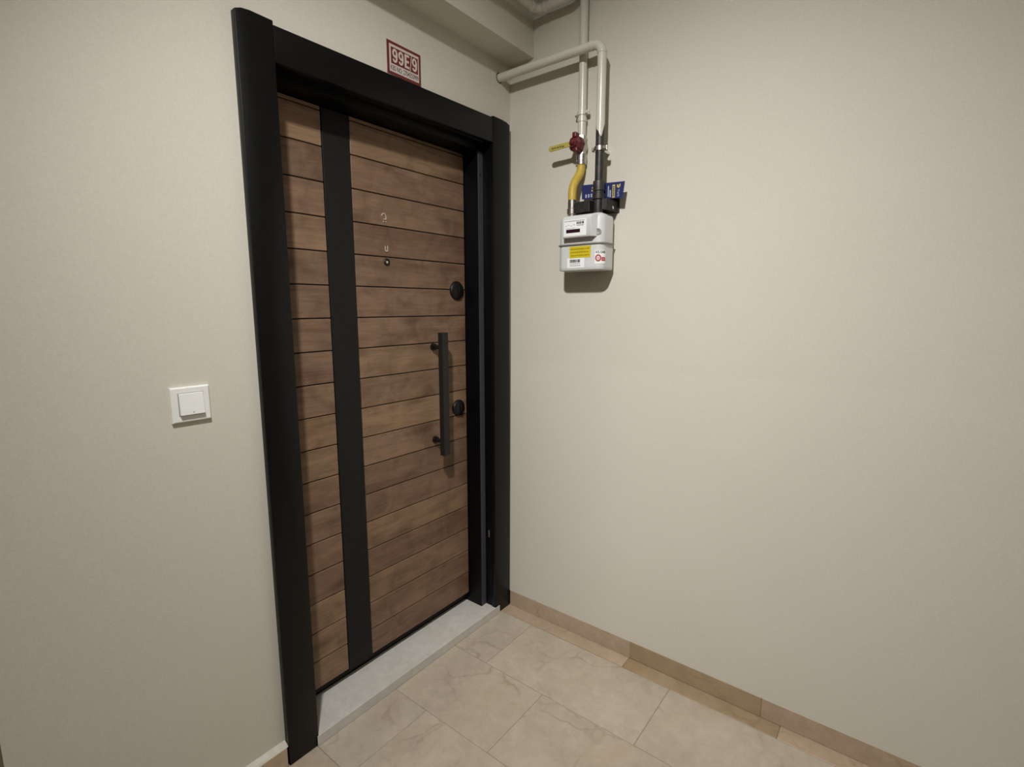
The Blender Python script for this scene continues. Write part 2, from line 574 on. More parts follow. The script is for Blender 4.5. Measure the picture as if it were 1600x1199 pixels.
tag(link('sheen_strip', bm, M['jamb_sheen'], jr), 'grey strip painted lighter for the sheen on the jamb step')
bm = bmesh.new()
lathe(bm, (-0.1475, 0.0320, 1.845), (0, -1, 0), [(0.004, 0), (0.004, 0.0008), (0, 0.0008)], 14)
link('screw', bm, M['screw'], jr)
bm = bmesh.new()
box(bm, (-0.1334, 0.010, 0.352), (-0.1300, 0.017, 0.386), 0.0006)
tag(link('strike_plate', bm, M['chrome'], jr), 'small bright metal catch')

bm = bmesh.new()
box(bm, (-0.953, 0.1345, 0.0), (-0.162, 0.190, 0.0585))  # added block, keeps light from coming through under the door leaf
link('sill_light_block', bm, M['jamb'], trim)

# threshold slab, notched round the casing posts
thr = tag(empty('doorsill', (-0.55, 0.05, 0)), 'grey stone doorsill under the wooden door', 'doorsill')
bm = bmesh.new()
prism(bm, [(-0.988, -0.0243), (-0.1045, -0.0243), (-0.1045, -T - 0.0006), (IR - 0.0006, -T - 0.0006), (IR - 0.0006, 0.0), (-0.1285, 0.0), (-0.1285, 0.134),
           (-0.9845, 0.134), (-0.9845, 0.0), (IL + 0.0006, 0.0), (IL + 0.0006, -T - 0.0006), (-0.988, -T - 0.0006)], 0.0007, 0.0345, 'z', 0.0010)
link('slab', bm, M['threshold'], thr)

# ================================================================== DOOR LEAF
R = 0.1054                # front face of the planks
door = tag(empty('door_1', (-0.557, 0.13, 0.0)), 'closed walnut plank door with charcoal vertical strip', kind='structure')
bm = bmesh.new()
box(bm, (-0.951, R + 0.006, 0.060), (-0.164, R + 0.066, 1.930))
link('leaf', bm, M['leaf'], door)
XS1, XS2, XRR, XLL = -0.7847, -0.6827, -0.1645, -0.950
bm = bmesh.new()
box(bm, (XS1 + 0.003, R - 0.0005, 0.072), (XS2 - 0.003, R + 0.007, 1.929), 0.0012, 1)
tag(link('strip_panel', bm, M['strip'], door), 'charcoal vertical strip')
Z0, P = 1.8149, 0.1025
zs = [1.929] + [Z0 - (k - 1) * P for k in range(18)] + [0.078]
g = 0.0017
for za, zb in zip(zs[1:], zs):
    for xa, xb in ((XLL, XS1), (XS2, XRR)):
        if zb - za < 0.006:
            continue
        bm = bmesh.new()
        box(bm, (xa, R, za + g * (za > 0.08)), (xb, R + 0.007, zb - g * (zb < 1.92)), 0.0012, 1)
        link('plank', bm, M['wood'], door)

# pull handle: square bar on two posts
hb = bmesh.new()
box(hb, (-0.3670, 0.035, 0.765), (-0.3355, 0.058, 1.242), 0.0016)
handle = tag(link('pull_handle', hb, M['handle'], door), 'long square black pull bar')
for z in (1.185, 0.818):
    bm = bmesh.new()
    lathe(bm, (-0.350, 0.0575, z), (0, 1, 0), [(0.008, 0), (0.008, 0.036), (0.0135, 0.036), (0.0135, 0.0475), (0, 0.0475)], 20)
    link('handle_post', bm, M['lock'], handle, True)

def lock_cover(x, z, r):
    bm = bmesh.new()
    lathe(bm, (x, R, z), (0, -1, 0), [(r, -0.001), (r, 0.004), (r * 0.93, 0.008), (r * 0.72, 0.012), (r * 0.45, 0.0145), (0, 0.0155)], 32)
    lk = link('lock_cover', bm, M['lock'], door, True)
    bm = bmesh.new()
    box(bm, (x - 0.0042, R - 0.0205, z - r * 0.42), (x + 0.0042, R - 0.011, z + r * 0.42), 0.0018)
    link('turn_piece', bm, M['lock'], lk, True)
lock_cover(-0.2150, 1.4015, 0.037)
lock_cover(-0.2150, 0.9245, 0.034)

# peephole
bm = bmesh.new()
lathe(bm, (-0.556, R, 1.4905), (0, -1, 0), [(0.0125, -0.001), (0.0125, 0.002), (0.0105, 0.0042), (0.0078, 0.0042), (0.0072, 0.001), (0.0, 0.0006)], 24)
pk = tag(link('peephole', bm, M['handle'], door, True), 'small dark ringed peephole')
bm = bmesh.new()
lathe(bm, (-0.556, R - 0.0006, 1.4905), (0, -1, 0), [(0.006, 0), (0.0045, 0.0022), (0, 0.0032)], 20)
link('lens', bm, M['chrome'], pk, True)

# worn chrome numerals above the peephole
def chrome_mark(ox, oz, paths, dots, rad, label):
    bm = bmesh.new()
    for pth in paths:
        tube(bm, [(ox + u, R - rad * 0.55, oz + w) for u, w in pth], rad, 8)
    for u, w, r in dots:
        lathe(bm, (ox + u, R + 0.0004, oz + w), (0, -1, 0), [(r, 0), (r * 0.9, r * 0.7), (r * 0.5, r), (0, r * 1.1)], 12)
    tag(link('door_numeral', bm, M['numeral'], door, True), label)
chrome_mark(-0.561, 1.634, [[(-0.0090, 0.0100), (-0.0075, 0.0145), (-0.0035, 0.0175), (0.001, 0.0172), (0.0048, 0.0135), (0.0070, 0.0080), (0.0078, 0.0020), (0.0062, -0.0015), (0.001, -0.0018), (-0.0030, -0.0010)]],
            [(-0.0090, 0.0100, 0.0026), (-0.0028, -0.0095, 0.0026), (0.0072, -0.0082, 0.0026)], 0.0022, 'curled chrome numeral remnant')
chrome_mark(-0.556, 1.535, [[(-0.0050, 0.0085), (-0.0052, -0.0040), (-0.0040, -0.0080), (0.000, -0.0095), (0.0042, -0.0080), (0.0050, -0.002), (0.0052, 0.0105)]],
            [(-0.001, -0.0060, 0.0022)], 0.0019, 'hook shaped chrome numeral remnant')

# ================================================================== LIGHT SWITCH
SX, SZ, SD = -1.2417, 1.1097, 0.042
sw = tag(empty('light_switch', (SX, 0, SZ - SD)), 'white square light switch on the wall left of the door', 'switch')
bm = bmesh.new()
t = bmesh.new()
vb = []
for s, y in ((SD, -0.0003), (SD, -0.0062), (SD - 0.0012, -0.0080), (SD - 0.0030, -0.0090)):
    vb.append([t.verts.new((SX + a * s, y, SZ + b_ * s)) for a, b_ in ((-1, -1), (1, -1), (1, 1), (-1, 1))])
for a, b_ in zip(vb, vb[1:]):
    for k in range(4):
        t.faces.new((a[k], a[(k + 1) % 4], b_[(k + 1) % 4], b_[k]))
t.faces.new(vb[0])
t.faces.new(vb[-1])
bmesh.ops.recalc_face_normals(t, faces=t.faces[:])
merge(bm, t)
link('plate', bm, M['white_plastic'], sw)
bm = bmesh.new()
box(bm, (SX - 0.0275, -0.0094, SZ - 0.0265), (SX + 0.0275, -0.0090, SZ + 0.0285))  # flat grey sheet, shade of the rocker gap painted in
tag(link('gap', bm, M['print_grey'], sw), 'thin grey sheet painted as the shadow gap round the rocker')
bm = bmesh.new()
t = bmesh.new()
prism(t, [(-0.0093, SZ - 0.0250), (-0.0175, SZ - 0.0240), (-0.0125, SZ + 0.0270), (-0.0093, SZ + 0.0275)], SX - 0.0262, SX + 0.0262, 'x', 0.0010)
merge(bm, t)
rk = link('rocker', bm, M['white_plastic'], sw)
bm = bmesh.new()
lathe(bm, (SX + 0.001, -0.0169, SZ - 0.0185), (0, -1, 0), [(0.0014, 0), (0.0014, 0.0006), (0, 0.0006)], 12)
link('indicator_dot', bm, M['print_grey'], rk)

def stroke(bm, pts, w, depth=0.00015, closed=False):
    """flat ribbon of width w along a 2-D path"""
    P_ = [Vector((a, b_)) for a, b_ in pts]
    n = len(P_)
    L_, R_ = [], []
    for i in range(n):
        a = P_[i - 1] if (closed or i) else P_[i]
        b_ = P_[(i + 1) % n] if (closed or i < n - 1) else P_[i]
        d = (b_ - a).normalized()
        nn = Vector((-d.y, d.x)) * w / 2
        L_.append(bm.verts.new((P_[i].x + nn.x, P_[i].y + nn.y, depth)))
        R_.append(bm.verts.new((P_[i].x - nn.x, P_[i].y - nn.y, depth)))
    for i in range(n if closed else n - 1):
        j = (i + 1) % n
        bm.faces.new((L_[i], R_[i], R_[j], L_[j]))
def digit9(bm, x, y, w, h):
    st = h * 0.165
    cx, cy, rx, ry = x + w / 2, y + h * 0.68, w / 2 - st / 2, h * 0.32 - st / 2
    stroke(bm, [(cx + rx * math.cos(2 * math.pi * k / 24), cy + ry * math.sin(2 * math.pi * k / 24)) for k in range(24)], st, closed=True)
    xr = x + w - st / 2
    stroke(bm, [(xr, cy), (xr, y + h * 0.42), (xr - w * 0.05, y + h * 0.24), (xr - w * 0.17, y + h * 0.12), (cx, y + st * 0.5), (x + w * 0.28, y + h * 0.12), (x + w * 0.16, y + h * 0.24)], st, 0.00035)

# ================================================================== ADDRESS PLATE
pl = tag(empty('address_plate', (-0.543, 0, 2.051)), 'red and white address sticker reading 99E/9 above the door casing', 'sign')
px0, px1, pz0, pz1 = -0.6120, -0.4755, 2.0515, 2.1470
pw, ph = px1 - px0, pz1 - pz0
bm = bmesh.new()
box(bm, (px0, -0.0016, pz0), (px1, -0.0003, pz1))
link('backing', bm, M['plate_red'], pl)
def plate_part(name, b_, mat, z=0.0016):
    link(name, on_frame(b_, (px0, -z, pz0), DX, DY), mat, pl)
bm = bmesh.new()
rect(bm, 0.0085, 0.0085, pw - 0.0085, ph - 0.0085)
plate_part('white_field', bm, M['plate_white'])
bm = bmesh.new()
rect(bm, 0.0145, 0.0320, pw - 0.0125, ph - 0.0160)
plate_part('red_field', bm, M['plate_red'], 0.0019)
for xd in (0.0195, 0.0435, 0.0990):
    bm = bmesh.new()
    digit9(bm, xd, 0.0365, 0.0205, 0.0400)
    plate_part('lettering', bm, M['plate_white'], 0.0024)
bm = bmesh.new()
prism(bm, [(0.0685, 0.0365), (0.0875, 0.0365), (0.0875, 0.0432), (0.0760, 0.0432), (0.0760, 0.0532), (0.0860, 0.0532), (0.0860, 0.0597), (0.0760, 0.0597), (0.0760, 0.0698), (0.0875, 0.0698), (0.0875, 0.0765), (0.0685, 0.0765)], 0, 0.00015, 'z')
plate_part('lettering', bm, M['plate_white'], 0.0024)
bm = bmesh.new()
prism(bm, [(0.0895, 0.0335), (0.0920, 0.0335), (0.0985, 0.0785), (0.0960, 0.0785)], 0, 0.00015, 'z')
plate_part('slash', bm, M['plate_white'], 0.0022)
bm = on_frame(text_bm('KBS NO: 2704355999', 0.0150, 0.1130, 0.00015, 0.014), (0.0122, 0.0130, 0), (1, 0, 0), (0, 1, 0))
plate_part('lettering', bm, M['print_dark'], 0.0020)

# ================================================================== GAS PIPES
PX = -0.068          # axis distance of the outlet pipe
QX = -0.022          # axis distance of the inlet riser
RY, LY = -0.4445, -0.3455
PR = 0.0152
# outlet pipe: out of the door wall, along, elbow, down to the meter
po = tag(empty('gas_outlet_pipe', (PX, RY, 1.72)), 'cream gas pipe bending down from the door wall to the meter, lower end bare black', 'pipe')
bm = bmesh.new()
zt = 2.2105
pts = [(PX, -0.0003, zt), (PX, RY + 0.034, zt)] + arc((PX, RY + 0.034, zt - 0.034), (0, 0, 1), (0, -1, 0), 0.034)[1:] + [(PX, RY, 1.965)]
tube(bm, pts, PR, 22)
link('painted_run', bm, M['pipe'], po, True)
for c, d in (((PX, RY + 0.040, zt), (0, -1, 0)), ((PX, RY, zt - 0.030), (0, 0, -1))):
    bm = bmesh.new()
    lathe(bm, c, d, [(PR, -0.0045), (PR + 0.0014, -0.003), (PR + 0.0014, 0.003), (PR, 0.0045)], 22)
    link('elbow_seam', bm, M['pipe'], po, True)
bm = bmesh.new()
lathe(bm, (PX, -0.0003, zt), (0, -1, 0), [(PR + 0.0001, 0), (PR + 0.0035, 0), (PR + 0.0035, 0.0008), (PR + 0.0001, 0.0008), (PR + 0.0001, 0)], 26, False)
tag(link('wall_hole_ring', bm, M['screw'], po), 'dark gap round the pipe at the wall')
# ragged lower end of the paint
bm = bmesh.new()
t = bmesh.new()
sg = 36
top = []
bot = []
for k in range(sg):
    a = 2 * math.pi * k / sg
    cx_, cy_ = math.cos(a), math.sin(a)
    face = max(0.0, -(cx_ * 0.86 + cy_ * 0.51))       # longest tongue on the room side
    zl = 1.962 - 0.046 * face ** 1.5 - 0.006 * math.sin(5 * a + 1) - random.uniform(0, 0.003)
    top.append(t.verts.new((PX + cx_ * (PR + 0.0002), RY + cy_ * (PR + 0.0002), 1.966)))
    bot.append(t.verts.new((PX + cx_ * (PR + 0.0002), RY + cy_ * (PR + 0.0002), zl)))
for k in range(sg):
    t.faces.new((top[k], top[(k + 1) % sg], bot[(k + 1) % sg], bot[k]))
merge(bm, t)
link('paint_edge', bm, M['pipe'], po, True)
bm = bmesh.new()
tube(bm, [(PX, RY, 1.968), (PX, RY, 1.765)], PR - 0.0004, 22)
tag(link('bare_pipe', bm, M['black_pipe'], po, True), 'bare black iron length')
bm = bmesh.new()
lathe(bm, (PX, RY, 1.770), (0, 0, -1), [(PR, 0), (0.0195, 0.002), (0.0205, 0.006), (0.0205, 0.034), (0.0175, 0.036), (0.0175, 0.043), (0.022, 0.045), (0.022, 0.062), (0.0165, 0.064), (0.0165, 0.1085)], 22)
tag(link('union_nut', bm, M['black_pipe'], po, True), 'dark threaded union')

# inlet riser
pi_ = tag(empty('gas_inlet_riser', (QX, LY, 1.93)), 'straight cream gas riser running up behind the bent pipe', 'pipe')
bm = bmesh.new()
tube(bm, [(QX, LY, CEIL - 0.001), (QX, LY, 1.940)], 0.0148, 22)
link('painted_run', bm, M['pipe'], pi_, True)
bm = bmesh.new()
lathe(bm, (QX, LY, 2.006), (0, 0, -1), [(0.0148, 0), (0.0172, 0.001), (0.0172, 0.014), (0.0148, 0.015)], 22)
link('collar', bm, M['pipe'], pi_, True)

def pipe_clamp(name, x, y, z, r, mat, label, boltmat):
    c = tag(empty(name, (x, y, z - 0.008)), label, 'clamp')
    bm = bmesh.new()
    lathe(bm, (x, y, z + 0.0075), (0, 0, -1), [(r + 0.0003, 0), (r + 0.003, 0.0005), (r + 0.003, 0.0145), (r + 0.0003, 0.015)], 24)
    link('band', bm, mat, c, True)
    for s in (-1, 1):
        bm = bmesh.new()
        box(bm, (x - 0.0045, y + s * (r + 0.005) - 0.008, z - 0.0075), (x + 0.0045, y + s * (r + 0.005) + 0.008, z + 0.0075), 0.001)
        ear = link('ear', bm, mat, c)
        bm = bmesh.new()
        lathe(bm, (x - 0.0045, y + s * (r + 0.007), z), (-1, 0, 0), [(0.0062, 0), (0.0062, 0.0045), (0.005, 0.0060), (0, 0.0060)], 6)
        link('bolt', bm, boltmat, ear)
    bm = bmesh.new()
    tube(bm, [(x + r + 0.001, y, z), (-0.0003, y, z)], 0.0045, 12)
    link('wall_stud', bm, boltmat, c, True)
    return c
pipe_clamp('pipe_clamp', QX - 0.0, LY, 2.021, 0.0148, M['pipe'], 'cream painted clamp on the straight gas riser', M['pipe'])
pipe_clamp('pipe_clamp', PX, RY, 1.874, PR, M['steel'], 'bright steel clamp on the bare black pipe', M['chrome'])

# pipe under the ceiling: along the beam, round the corner, along the meter wall
pc = tag(empty('ceiling_gas_pipe', (-0.054, -0.19, 2.40)), 'cream pipe turning the corner along the ceiling beam', 'pipe')
ZC = 2.402
bm = bmesh.new()
YB, XB = -0.166, -0.0525
pts = [(-1.50, YB, ZC), (XB - 0.030, YB, ZC)] + arc((XB - 0.030, YB - 0.030, ZC), (0, 1, 0), (1, 0, 0), 0.030)[1:] + [(XB, -0.300, ZC)] + arc((XB, -0.300, ZC + 0.035), (0, 0, -1), (0, -1, 0), 0.035)[1:] + [(XB, -0.335, CEIL - 0.001)]
tube(bm, pts, 0.0150, 22)
link('run', bm, M['pipe'], pc, True)
for c, d in (((XB - 0.036, YB, ZC), (1, 0, 0)), ((XB, YB - 0.036, ZC), (0, 1, 0))):
    bm = bmesh.new()
    lathe(bm, c, d, [(0.015, -0.006), (0.0175, -0.004), (0.0175, 0.004), (0.015, 0.006)], 22)
    link('elbow_seam', bm, M['pipe'], pc, True)
for xx in (-0.33, -1.2):
    bm = bmesh.new()
    lathe(bm, (xx - 0.008, YB, ZC), (1, 0, 0), [(0.0152, 0), (0.019, 0.001), (0.019, 0.015), (0.0152, 0.016)], 22)
    box(bm, (xx - 0.007, YB + 0.015, ZC - 0.006), (xx + 0.007, -0.1146, ZC + 0.006))
    link('bracket', bm, M['pipe'], pc)

# ================================================================== VALVE AND HOSE
VZ = 1.912
va = tag(empty('gas_valve', (QX - 0.004, LY, 1.86)), 'dark red gas shut-off valve with yellow lever', 'valve')
bm = bmesh.new()
VX = QX - 0.010
lathe(bm, (QX, LY, VZ + 0.034), (0, 0, -1), [(0.0165, 0), (0.0185, 0.002), (0.0185, 0.016), (0.0205, 0.020), (0.0225, 0.034), (0.0205, 0.048), (0.0185, 0.052), (0.0185, 0.064), (0.0165, 0.066)], 8)
link('body', bm, M['steel'], va)
bm = bmesh.new()
# red bonnet: eight-sided boss toward the room with a cap and a stop lug
lathe(bm, (QX - 0.014, LY + 0.004, VZ), (-1, 0, 0), [(0.0260, 0), (0.0285, 0.006), (0.0285, 0.020), (0.0255, 0.030), (0.017, 0.036), (0.0145, 0.043), (0.0, 0.045)], 8)
box(bm, (QX - 0.052, LY - 0.006, VZ + 0.018), (QX - 0.026, LY + 0.010, VZ + 0.036), 0.003)
box(bm, (QX - 0.050, LY - 0.010, VZ - 0.030), (QX - 0.020, LY + 0.010, VZ - 0.014), 0.004)
link('bonnet', bm, M['red_valve'], va)
bm = bmesh.new()
lathe(bm, (QX - 0.058, LY + 0.004, VZ), (-1, 0, 0), [(0.0085, 0), (0.0085, 0.005), (0.005, 0.007), (0, 0.007)], 6)
link('lever_nut', bm, M['red_valve'], va)
bm = bmesh.new()
LX = QX - 0.050
t = bmesh.new()
outl = []
y_in, y_out, hw = LY + 0.006, LY + 0.108, 0.0098
for k in range(9):
    a = -math.pi / 2 + math.pi * k / 8
    outl.append((y_out - hw + hw * math.cos(a), VZ - 0.006 + hw * math.sin(a)))
outl += [(y_in, VZ - 0.002 + 0.0085), (y_in, VZ - 0.002 - 0.0085)]
prism(bm, outl, LX - 0.0035, LX, 'x', 0.0008)
lv = tag(link('lever', bm, M['lever'], va), 'yellow lever handle')
bm = bmesh.new()
for k in range(5):
    y = y_out - 0.014 - k * 0.011
    box(bm, (LX - 0.0040, y - 0.0085, VZ - 0.0085 + (k % 2) * 0.001), (LX - 0.0034, y, VZ - 0.0035))
link('lever_print', bm, M['lever_print'], lv)
bm = bmesh.new()
lathe(bm, (QX, LY, VZ - 0.032), (0, 0, -1), [(0.0175, 0), (0.0185, 0.001), (0.0185, 0.020), (0.0172, 0.021), (0.0172, 0.026), (0.0182, 0.027), (0.0182, 0.033), (0.0150, 0.034)], 24)
link('ring_nut', bm, M['steel'], va, True)

MLY = -0.338          # inlet port of the meter
ho = tag(empty('gas_hose', (PX, MLY, 1.66)), 'curved yellow gas hose from the red valve to the meter', 'hose')
bm = bmesh.new()
tube(bm, bez((QX, LY, VZ - 0.0665), (QX, LY, 1.790), (PX, MLY + 0.006, 1.800), (PX, MLY, 1.716), 22), 0.0152, 20)
link('sleeve', bm, M['yellow_hose'], ho, True)
bm = bmesh.new()
lathe(bm, (PX, MLY, 1.718), (0, 0, -1), [(0.0150, 0), (0.0158, 0.001), (0.0158, 0.030), (0.0185, 0.032), (0.0185, 0.050), (0.0150, 0.052), (0.0150, 0.0555)], 24)
link('ferrule', bm, M['steel'], ho, True)

# ================================================================== GAS METER
me_ = tag(empty('gas_meter', (-0.065, -0.391, 1.468)), 'pale grey box gas meter hanging from the pipes', 'meter')
CY, HW, CH = -0.391, 0.091, 0.027
XB_, XF = -0.024, -0.105
def plan(grow=0.0, hw=HW, ch=CH, xb=XB_, xf=XF):
    """room-side outline of the case (x, y) with rounded front corners"""
    pts = [(xb, CY + hw + grow)]
    for k in range(7):
        a = math.pi / 2 * k / 6
        pts.append((xf + ch - (ch + grow) * math.sin(a), CY + hw - ch + (ch + grow) * math.cos(a)))
    for k in range(7):
        a = math.pi / 2 * k / 6
        pts.append((xf + ch - (ch + grow) * math.cos(a), CY - hw + ch - (ch + grow) * math.sin(a)))
    pts.append((xb, CY - hw - grow))
    return pts
def loft(bm, layers):
    t = bmesh.new()
    rings = [[t.verts.new((x, y, z)) for x, y in pl_] for pl_, z in layers]
    n = len(rings[0])
    for a, b_ in zip(rings, rings[1:]):
        for k in range(n):
            t.faces.new((a[k], a[(k + 1) % n], b_[(k + 1) % n], b_[k]))
    t.faces.new(rings[0])
    t.faces.new(rings[-1])
    bmesh.ops.recalc_face_normals(t, faces=t.faces[:])
    merge(bm, t)
ZS = 1.5570
bm = bmesh.new()
loft(bm, [(plan(-0.005), 1.4665), (plan(-0.0015), 1.4675), (plan(0.0), 1.4700), (plan(0.0), 1.480), (plan(0.0), ZS - 0.002)])
link('lower_case', bm, M['meter'], me_, True)
bm = bmesh.new()
loft(bm, [(plan(-0.001), ZS + 0.002), (plan(-0.001), 1.640), (plan(-0.004), 1.650), (plan(-0.010), 1.657), (plan(-0.020), 1.6605)])
link('upper_case', bm, M['meter'], me_, True)
bm = bmesh.new()
loft(bm, [(plan(0.0055), ZS - 0.002), (plan(0.0055), ZS + 0.002)])
link('seam_flange', bm, M['flange'], me_, True)
# index box in front of the upper case
bm = bmesh.new()
IX = -0.128
prism(bm, [(XF + 0.004, 1.578), (IX + 0.002, 1.578), (IX, 1.581), (IX, 1.641), (IX + 0.006, 1.652), (XF + 0.004, 1.656)], -0.4480, -0.3380, 'y', 0.0) if False else None
t = bmesh.new()
lo, hi = -0.4500, -0.3370
sec = [(XF + 0.004, 1.5780), (IX + 0.0015, 1.5780), (IX, 1.5800), (IX, 1.6420), (IX + 0.0065, 1.6500), (XF + 0.004, 1.6535)]
v0 = [t.verts.new((x, lo - (x - IX) * 0.45, z)) for x, z in sec]
v1 = [t.verts.new((x, hi, z)) for x, z in sec]
t.faces.new(v0)
t.faces.new(v1[::-1])
for k in range(len(sec)):
    t.faces.new((v0[k], v0[(k + 1) % 6], v1[(k + 1) % 6], v1[k]))
bmesh.ops.recalc_face_normals(t, faces=t.faces[:])
bmesh.ops.bevel(t, geom=t.edges[:], offset=0.0012, segments=2, affect='EDGES')
merge(bm, t)
ib = link('index_box', bm, M['meter'], me_, True)
# printed dial plate: frame origin at lower left seen from the room
def mface(b_, y, z, x, mat, name, parent, label=None):
    o = link(name, on_frame(b_, (x, y, z), GX, GY), mat, parent)
    if label: o['label'] = label
    return o
bm = bmesh.new()
rect(bm, 0, 0, 0.0905, 0.0560)
mface(bm, -0.3420, 1.5835, IX, M['label_white'], 'dial_plate', ib)
bm = bmesh.new()
rect(bm, 0.010, 0.0105, 0.0660, 0.0225)
mface(bm, -0.3420, 1.5835, IX - 0.0004, M['lcd'], 'counter_window', ib, 'dark counter window')
bm = bmesh.new()
x = 0.004
while x < 0.082:                       # fine print along the top edge
    w = random.uniform(0.003, 0.007)
    rect(bm, x, 0.0490, min(x + w, 0.084), 0.0515)
    x += w + 0.0015
for k in range(4):
    rect(bm, 0.006 + k * 0.011, 0.0335 + (k % 2) * 0.003, 0.0125 + k * 0.011, 0.0350 + (k % 2) * 0.003)
rect(bm, 0.0085, 0.0255, 0.0460, 0.0265)
mface(bm, -0.3420, 1.5835, IX - 0.0004, M['print_grey'], 'fine_print', ib)
bm = bmesh.new()
for k, (a, b_) in enumerate(((0.0, 0.004), (0.0055, 0.0085), (0.010, 0.0125), (0.014, 0.0185), (0.0215, 0.0285))):
    rect(bm, 0.0520 + a, 0.0385, 0.0520 + b_, 0.0465)
rect(bm, 0.0520, 0.0335, 0.0805, 0.0352)
mface(bm, -0.3420, 1.5835, IX - 0.0004, M['print_dark'], 'code_print', ib)
# screw recess at the right of the index box
bm = bmesh.new()
lathe(bm, (-0.1030, -0.4640, 1.5940), (-0.93, -0.37, 0), [(0.0115, -0.006), (0.0115, 0.0008), (0.0098, 0.0012), (0.0085, 0.0002), (0, 0.0001)], 18)
link('screw_recess', bm, M['flange'], me_, True)
# labels on the lower case
bm = bmesh.new()
rect(bm, 0, 0, 0.0860, 0.0400)
mface(bm, -0.3530, 1.5095, XF, M['label_yellow'], 'yellow_label', me_, 'yellow printed label')
bm = bmesh.new()
for r_ in range(3):
    x = 0.006
    while x < 0.076:
        w = random.uniform(0.004, 0.011)
        rect(bm, x, 0.007 + r_ * 0.011, min(x + w, 0.080), 0.0105 + r_ * 0.011)
        x += w + 0.002
mface(bm, -0.3530, 1.5095, XF - 0.0004, M['label_brown'], 'label_print', me_)
bm = bmesh.new()
rect(bm, 0, 0, 0.0700, 0.0345)
mface(bm, -0.3440, 1.4755, XF, M['label_white'], 'barcode_label', me_, 'white barcode label')
bm = bmesh.new()
x = 0.0115
while x < 0.052:
    w = random.choice((0.0012, 0.0020, 0.0036))
    rect(bm, x, 0.0185, x + w, 0.0290)
    x += w + random.choice((0.0008, 0.0014))
mface(bm, -0.3440, 1.4755, XF - 0.0004, M['print_dark'], 'barcode', me_)
bm = bmesh.new()
for zz in (0.0130, 0.0065):
    x = 0.0115
    while x < 0.050:
        w = random.uniform(0.003, 0.007)
        rect(bm, x, zz, x + w, zz + 0.0022)
        x += w + 0.001
mface(bm, -0.3440, 1.4755, XF - 0.0004, M['print_grey'], 'label_print', me_)
# emergency sticker wrapped over the rounded right corner: flat on the 45 degree tangent
ang = math.radians(45)
cx_, cy_ = XF + CH, CY - HW + CH
NRM = Vector((-math.cos(ang), -math.sin(ang), 0))
SXD = Vector((math.sin(ang), -math.cos(ang), 0))
def wrap(b_, off):
    """bend flat print (u right, w up) round the corner"""
    for v in b_.verts:
        a = ang + v.co.x / CH
        rr = CH + off + v.co.z
        v.co = Vector((cx_ - rr * math.cos(a), cy_ - rr * math.sin(a), v.co.y))
    return b_
def strip_rect(b_, x0, y0, x1, y1, n=6):
    for k in range(n):
        rect(b_, x0 + (x1 - x0) * k / n, y0, x0 + (x1 - x0) * (k + 1) / n, y1)
bm = bmesh.new()
strip_rect(bm, -0.0205, 1.4860, 0.0205, 1.5320, 10)
link('sticker', wrap(bm, 0.0003), M['label_white'], me_)
bm = on_frame(text_bm('ACIL CAGRI', 0.0085, 0.0360, 0.0003, 0.03), (-0.0185, 1.5215, 0), (1, 0, 0), (0, 1, 0))
link('sticker_print', wrap(bm, 0.0007), M['print_dark'], me_)
bm = bmesh.new()
t = bmesh.new()
n = 20
ctr = (-0.0085, 1.5055)
o1 = [t.verts.new((ctr[0] + 0.0105 * math.cos(2 * math.pi * k / n), ctr[1] + 0.0125 * math.sin(2 * math.pi * k / n), 0.0003)) for k in range(n)]
o2 = [t.verts.new((ctr[0] + 0.0055 * math.cos(2 * math.pi * k / n), ctr[1] + 0.0068 * math.sin(2 * math.pi * k / n), 0.0003)) for k in range(n)]
for k in range(n):
    t.faces.new((o1[k], o1[(k + 1) % n], o2[(k + 1) % n], o2[k]))
merge(bm, t)
strip_rect(bm, 0.0028, 1.4955, 0.0185, 1.5085, 5)
link('sticker_logo', wrap(bm, 0.0007), M['label_red'], me_)
bm = bmesh.new()
strip_rect(bm, -0.0115, 1.5020, -0.0055, 1.5090, 2)
strip_rect(bm, 0.0055, 1.5005, 0.0150, 1.5035, 3)
link('sticker_logo', wrap(bm, 0.0010), M['label_pink'], me_)
# short ports on top
for y in (MLY, RY):
    bm = bmesh.new()
    lathe(bm, (PX, y, 1.6590), (0, 0, 1), [(0.0185, 0), (0.0185, 0.002), (0.0165, 0.003)], 22)
    link('port', bm, M['flange'], me_, True)

# dark bracket that ties the two ports to the wall
br = tag(empty('meter_bracket', (-0.04, -0.41, 1.665)), 'dark iron bracket on the wall above the gas meter', 'bracket')
bm = bmesh.new()
t = bmesh.new()
box(bm, (-0.006, -0.492, 1.668), (-0.0003, -0.318, 1.718), 0.0012)
link('wall_plate', bm, M['dark_iron'], br)
bm = bmesh.new()
prism(bm, [(-0.006, -0.488), (-0.006, -0.3605), (-0.083, -0.3605), (-0.090, -0.372), (-0.090, RY + 0.0235), (-0.044, RY + 0.0235), (-0.044, RY - 0.0235), (-0.090, RY - 0.0235), (-0.090, -0.472), (-0.080, -0.485)], 1.6685, 1.7045, 'z', 0.0015)
link('shelf', bm, M['dark_iron'], br)
bm = bmesh.new()
lathe(bm, (-0.045, -0.487, 1.6790), (0, -1, 0), [(0.0055, 0), (0.0055, 0.003), (0.003, 0.0042), (0, 0.0042)], 12)
link('screw', bm, M['chrome'], br, True)

